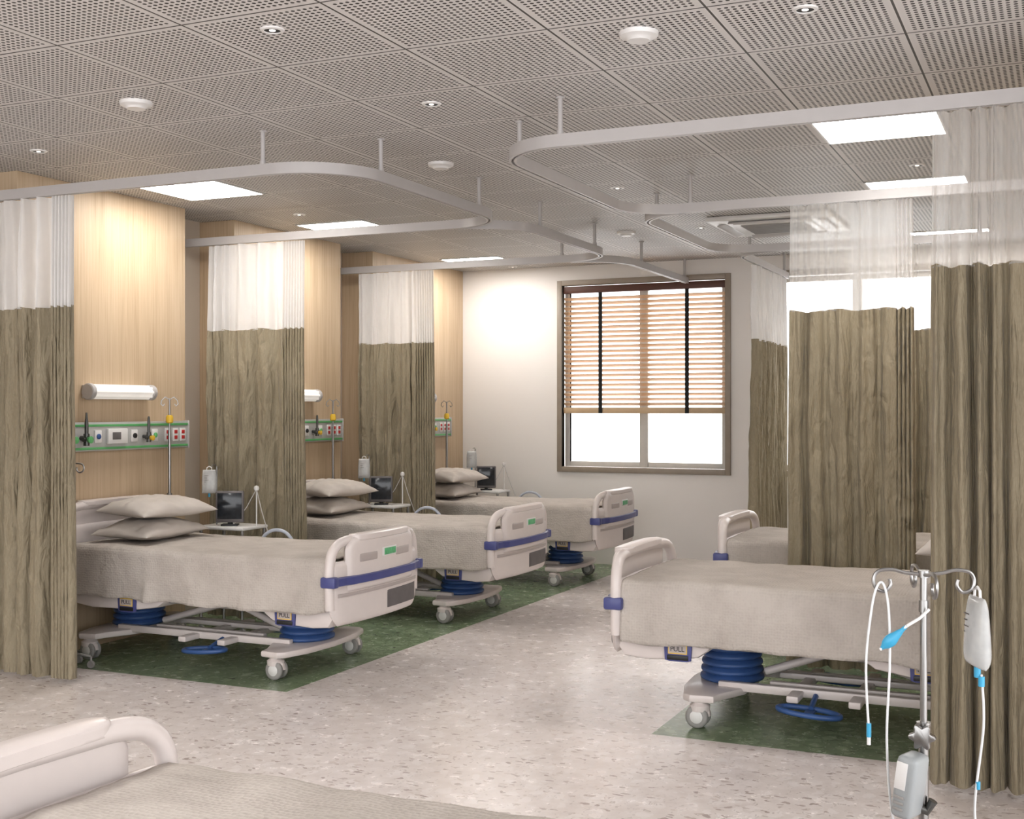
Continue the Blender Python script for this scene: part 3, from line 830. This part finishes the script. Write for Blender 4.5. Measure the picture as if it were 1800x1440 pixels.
b0 = bag('iv_bag', (-5.59, 7.045, 1.185), .45, 'clear iv fluid bag hanging from the trolley pole', 'small iv bags')
for i in (1, 2):
    copy_tree(t0, (-5.47, 7.16 + 2.11 * i, 0)); copy_tree(m0, (-5.45, 7.10 + 2.11 * i, .771), math.radians(28)); copy_tree(b0, (-5.59, 7.045 + 2.11 * i, 1.185), .45)

# ------------------------------------------------------------------ iv stands
def hook_curve(a, c0, reach):
    c, s = math.cos(a), math.sin(a)
    P = [(0, 0), (reach * .35, .004), (reach * .62, .012), (reach * .9, .008), (reach, -.012), (reach * .95, -.036), (reach * .78, -.044), (reach * .66, -.028), (reach * .68, -.012)]
    out = []
    for i in range(len(P) - 1):
        p0 = P[max(i - 1, 0)]; p1 = P[i]; p2 = P[i + 1]; p3 = P[min(i + 2, len(P) - 1)]
        for k in range(4):
            t = k / 4
            q = [.5 * (2 * p1[d] + (p2[d] - p0[d]) * t + (2 * p0[d] - 5 * p1[d] + 4 * p2[d] - p3[d]) * t * t + (3 * p1[d] - p0[d] - 3 * p2[d] + p3[d]) * t ** 3) for d in (0, 1)]
            out.append((q[0] * c, q[0] * s, c0 + q[1]))
    out.append((P[-1][0] * c, P[-1][0] * s, c0 + P[-1][1]))
    return out
def stand(loc, top, rz, label, knob_z, lr=.25):
    e = empty('iv_stand', loc, (0, 0, rz), label=label, cat='iv stand')
    MB().cyl((0, 0, .08), (0, 0, knob_z), .0125, n=18).build('lower_pole', 'metal', e)
    MB().cyl((0, 0, knob_z), (0, 0, top), .009, n=18).cyl((0, 0, top - .10), (0, 0, top - .07), .012, n=18).build('upper_pole', 'metal', e)
    for i in range(4): MB().tube(hook_curve(i * pi / 2 + .35, top - .005, .125), .0048, 8).build('hook', 'metal', e)
    MB().cyl((0, 0, top - .012), (0, 0, top + .006), .014, n=18).build('hub', 'metal', e)
    k = MB().cyl((0, 0, knob_z - .03), (0, 0, knob_z + .03), .018, n=18)
    kn = [(.028 + .006 * math.cos(6 * 2 * pi * i / 36)) for i in range(36)]
    B = [(kn[i] * math.cos(2 * pi * i / 36), knob_z + kn[i] * math.sin(2 * pi * i / 36)) for i in range(36)]
    k.prism(B, 'y', -.045, -.025, .003).cyl((0, -.03, knob_z), (0, 0, knob_z), .008)
    k.build('height_knob', 'metal', e)
    for i in range(5):
        a = i * 2 * pi / 5 + .3; c, s = math.cos(a), math.sin(a)
        MB().tube([(0, 0, .10), (.4 * lr * c, .4 * lr * s, .095), (lr * c, lr * s, .075)], .012, 10, flat=.8).build('leg', 'metal', e)
        MB().lathe((lr * c, lr * s, .026), [(.001, -.011), (.022, -.011), (.026, 0), (.022, .011), (.001, .011)], 18, axis='y').cyl((lr * c, lr * s, .026), (lr * c, lr * s, .075), .007).build('caster', 'rubber', e)
    return e
SX, SY = -.335, 3.26
st = stand((SX, SY, 0), 1.185, 0, 'chrome iv stand with four curled hooks and clamp knob', .775)
stand((-5.64, 5.70, 0), 1.26, .2, 'chrome iv stand partly hidden beside the curtain', .9, .17)
bg = bag('iv_bag', (SX + .125, SY + .045, 1.142), math.radians(-65), 'clear iv fluid bag hanging from the chrome iv stand hook', None, 1.05)
# infusion line with drip chamber
ln = empty('infusion_set', (SX, SY, 0), label='clear infusion tubing with blue drip chamber looped over the stand hook', cat='infusion line')
def cr(P, k=8):
    out = []
    for i in range(len(P) - 1):
        p0 = Vector(P[max(i - 1, 0)]); p1 = Vector(P[i]); p2 = Vector(P[i + 1]); p3 = Vector(P[min(i + 2, len(P) - 1)])
        for q in range(k):
            t = q / k; out.append(.5 * (2 * p1 + (p2 - p0) * t + (2 * p0 - 5 * p1 + 4 * p2 - p3) * t * t + (3 * p1 - p0 - 3 * p2 + p3) * t ** 3))
    out.append(Vector(P[-1])); return out
MB().tube(cr([(-.128, -.05, .78), (-.135, -.05, .95), (-.12, -.05, 1.10), (-.105, -.045, 1.155), (-.09, -.045, 1.15), (-.08, -.04, 1.08), (-.078, -.04, .95), (-.085, -.04, .75), (-.07, -.03, .55), (-.02, -.03, .40)]), .0032, 8) \
    .tube(cr([(.135, .04, .93), (.14, .04, .80), (.12, .03, .60), (.13, .02, .45), (.10, 0, .3)]), .0032, 8).build('tubing', 'tube', ln)
R0 = Vector((-.10, -.05, .99)); R1 = Vector((-.035, -.05, 1.055))
MB().tube([R0 + (R1 - R0) * t for t in (0, .15, .45, .7, .9, 1)], .004, 14).build('wing_stem', 'white', ln)
dcb = MB(); dd = (R1 - R0); pts = [R0 + dd * (t / 10) for t in range(11)]
rad = [.003, .006, .012, .015, .016, .014, .011, .009, .006, .005, .004]
axv = dd.normalized(); pn = axv.cross(Vector((0, 1, 0))).normalized(); pb = axv.cross(pn)
vs = []; fs = []
for i, p in enumerate(pts):
    for k_ in range(14):
        a = 2 * pi * k_ / 14; vs.append(p + pn * rad[i] * math.cos(a) + pb * rad[i] * math.sin(a) * .8)
for i in range(10):
    for k_ in range(14): q = (k_ + 1) % 14; fs.append((i * 14 + k_, i * 14 + q, i * 14 + 14 + q, i * 14 + 14 + k_))
dcb.add(vs, fs).build('drip_chamber', 'ltblue', ln, angle=80)
MB().tube([R1, R1 + Vector((.03, .01, .02)), R1 + Vector((.05, .03, .04))], .004, 8).build('clamp_arm', 'white', ln)
MB().cyl((-.128, -.05, .80), (-.128, -.05, .765), .006).cyl((.135, .04, .925), (.135, .04, .90), .008).cyl((.127, .035, .66), (.127, .035, .64), .006).build('connector', 'ltblue', ln)
MB().cyl((-.128, -.05, .765), (-.128, -.05, .745), .005).build('cap', 'white', ln)
# pump on pole
pm = empty('infusion_pump', (SX - .035, SY - .045, .60), (0, math.radians(8), math.radians(-20)), label='grey infusion pump box clamped to the iv stand pole', cat='infusion pump')
MB().box((0, 0, .055), (.055, .08, .16), .014, 3).build('housing', 'pump', pm)
MB().box((-.008, -.041, .085), (.03, .004, .07), .002).build('display', 'white', pm)
m = MB()
for z in (.0, .015, .03): m.box((-.006, -.041, z), (.028, .004, .008), .002)
m.build('button', 'rubber', pm)
MB().tube([(.0, .02, .0), (.035, .04, -.01), (.045, .045, .02)], .012, 10).build('bracket', 'blackmetal', pm)

# ------------------------------------------------------------------ world, camera
w = bpy.data.worlds.new('world'); scn.world = w; w.use_nodes = True
bgn = w.node_tree.nodes['Background']; bgn.inputs[0].default_value = (.99, .99, 1, 1); bgn.inputs[1].default_value = 2.6
cam = bpy.data.cameras.new('camera'); cam.sensor_width = 36; cam.lens = 36 * 2146 / 1800; cam.clip_start = .05
co = bpy.data.objects.new('camera', cam); COL.objects.link(co); co.location = (0, 0, 1.6); co.rotation_euler = (pi / 2, 0, math.radians(24.5))
scn.camera = co
scn.view_settings.view_transform = 'Standard'; scn.view_settings.look = 'None'; scn.view_settings.exposure = 0.55; scn.view_settings.gamma = .93
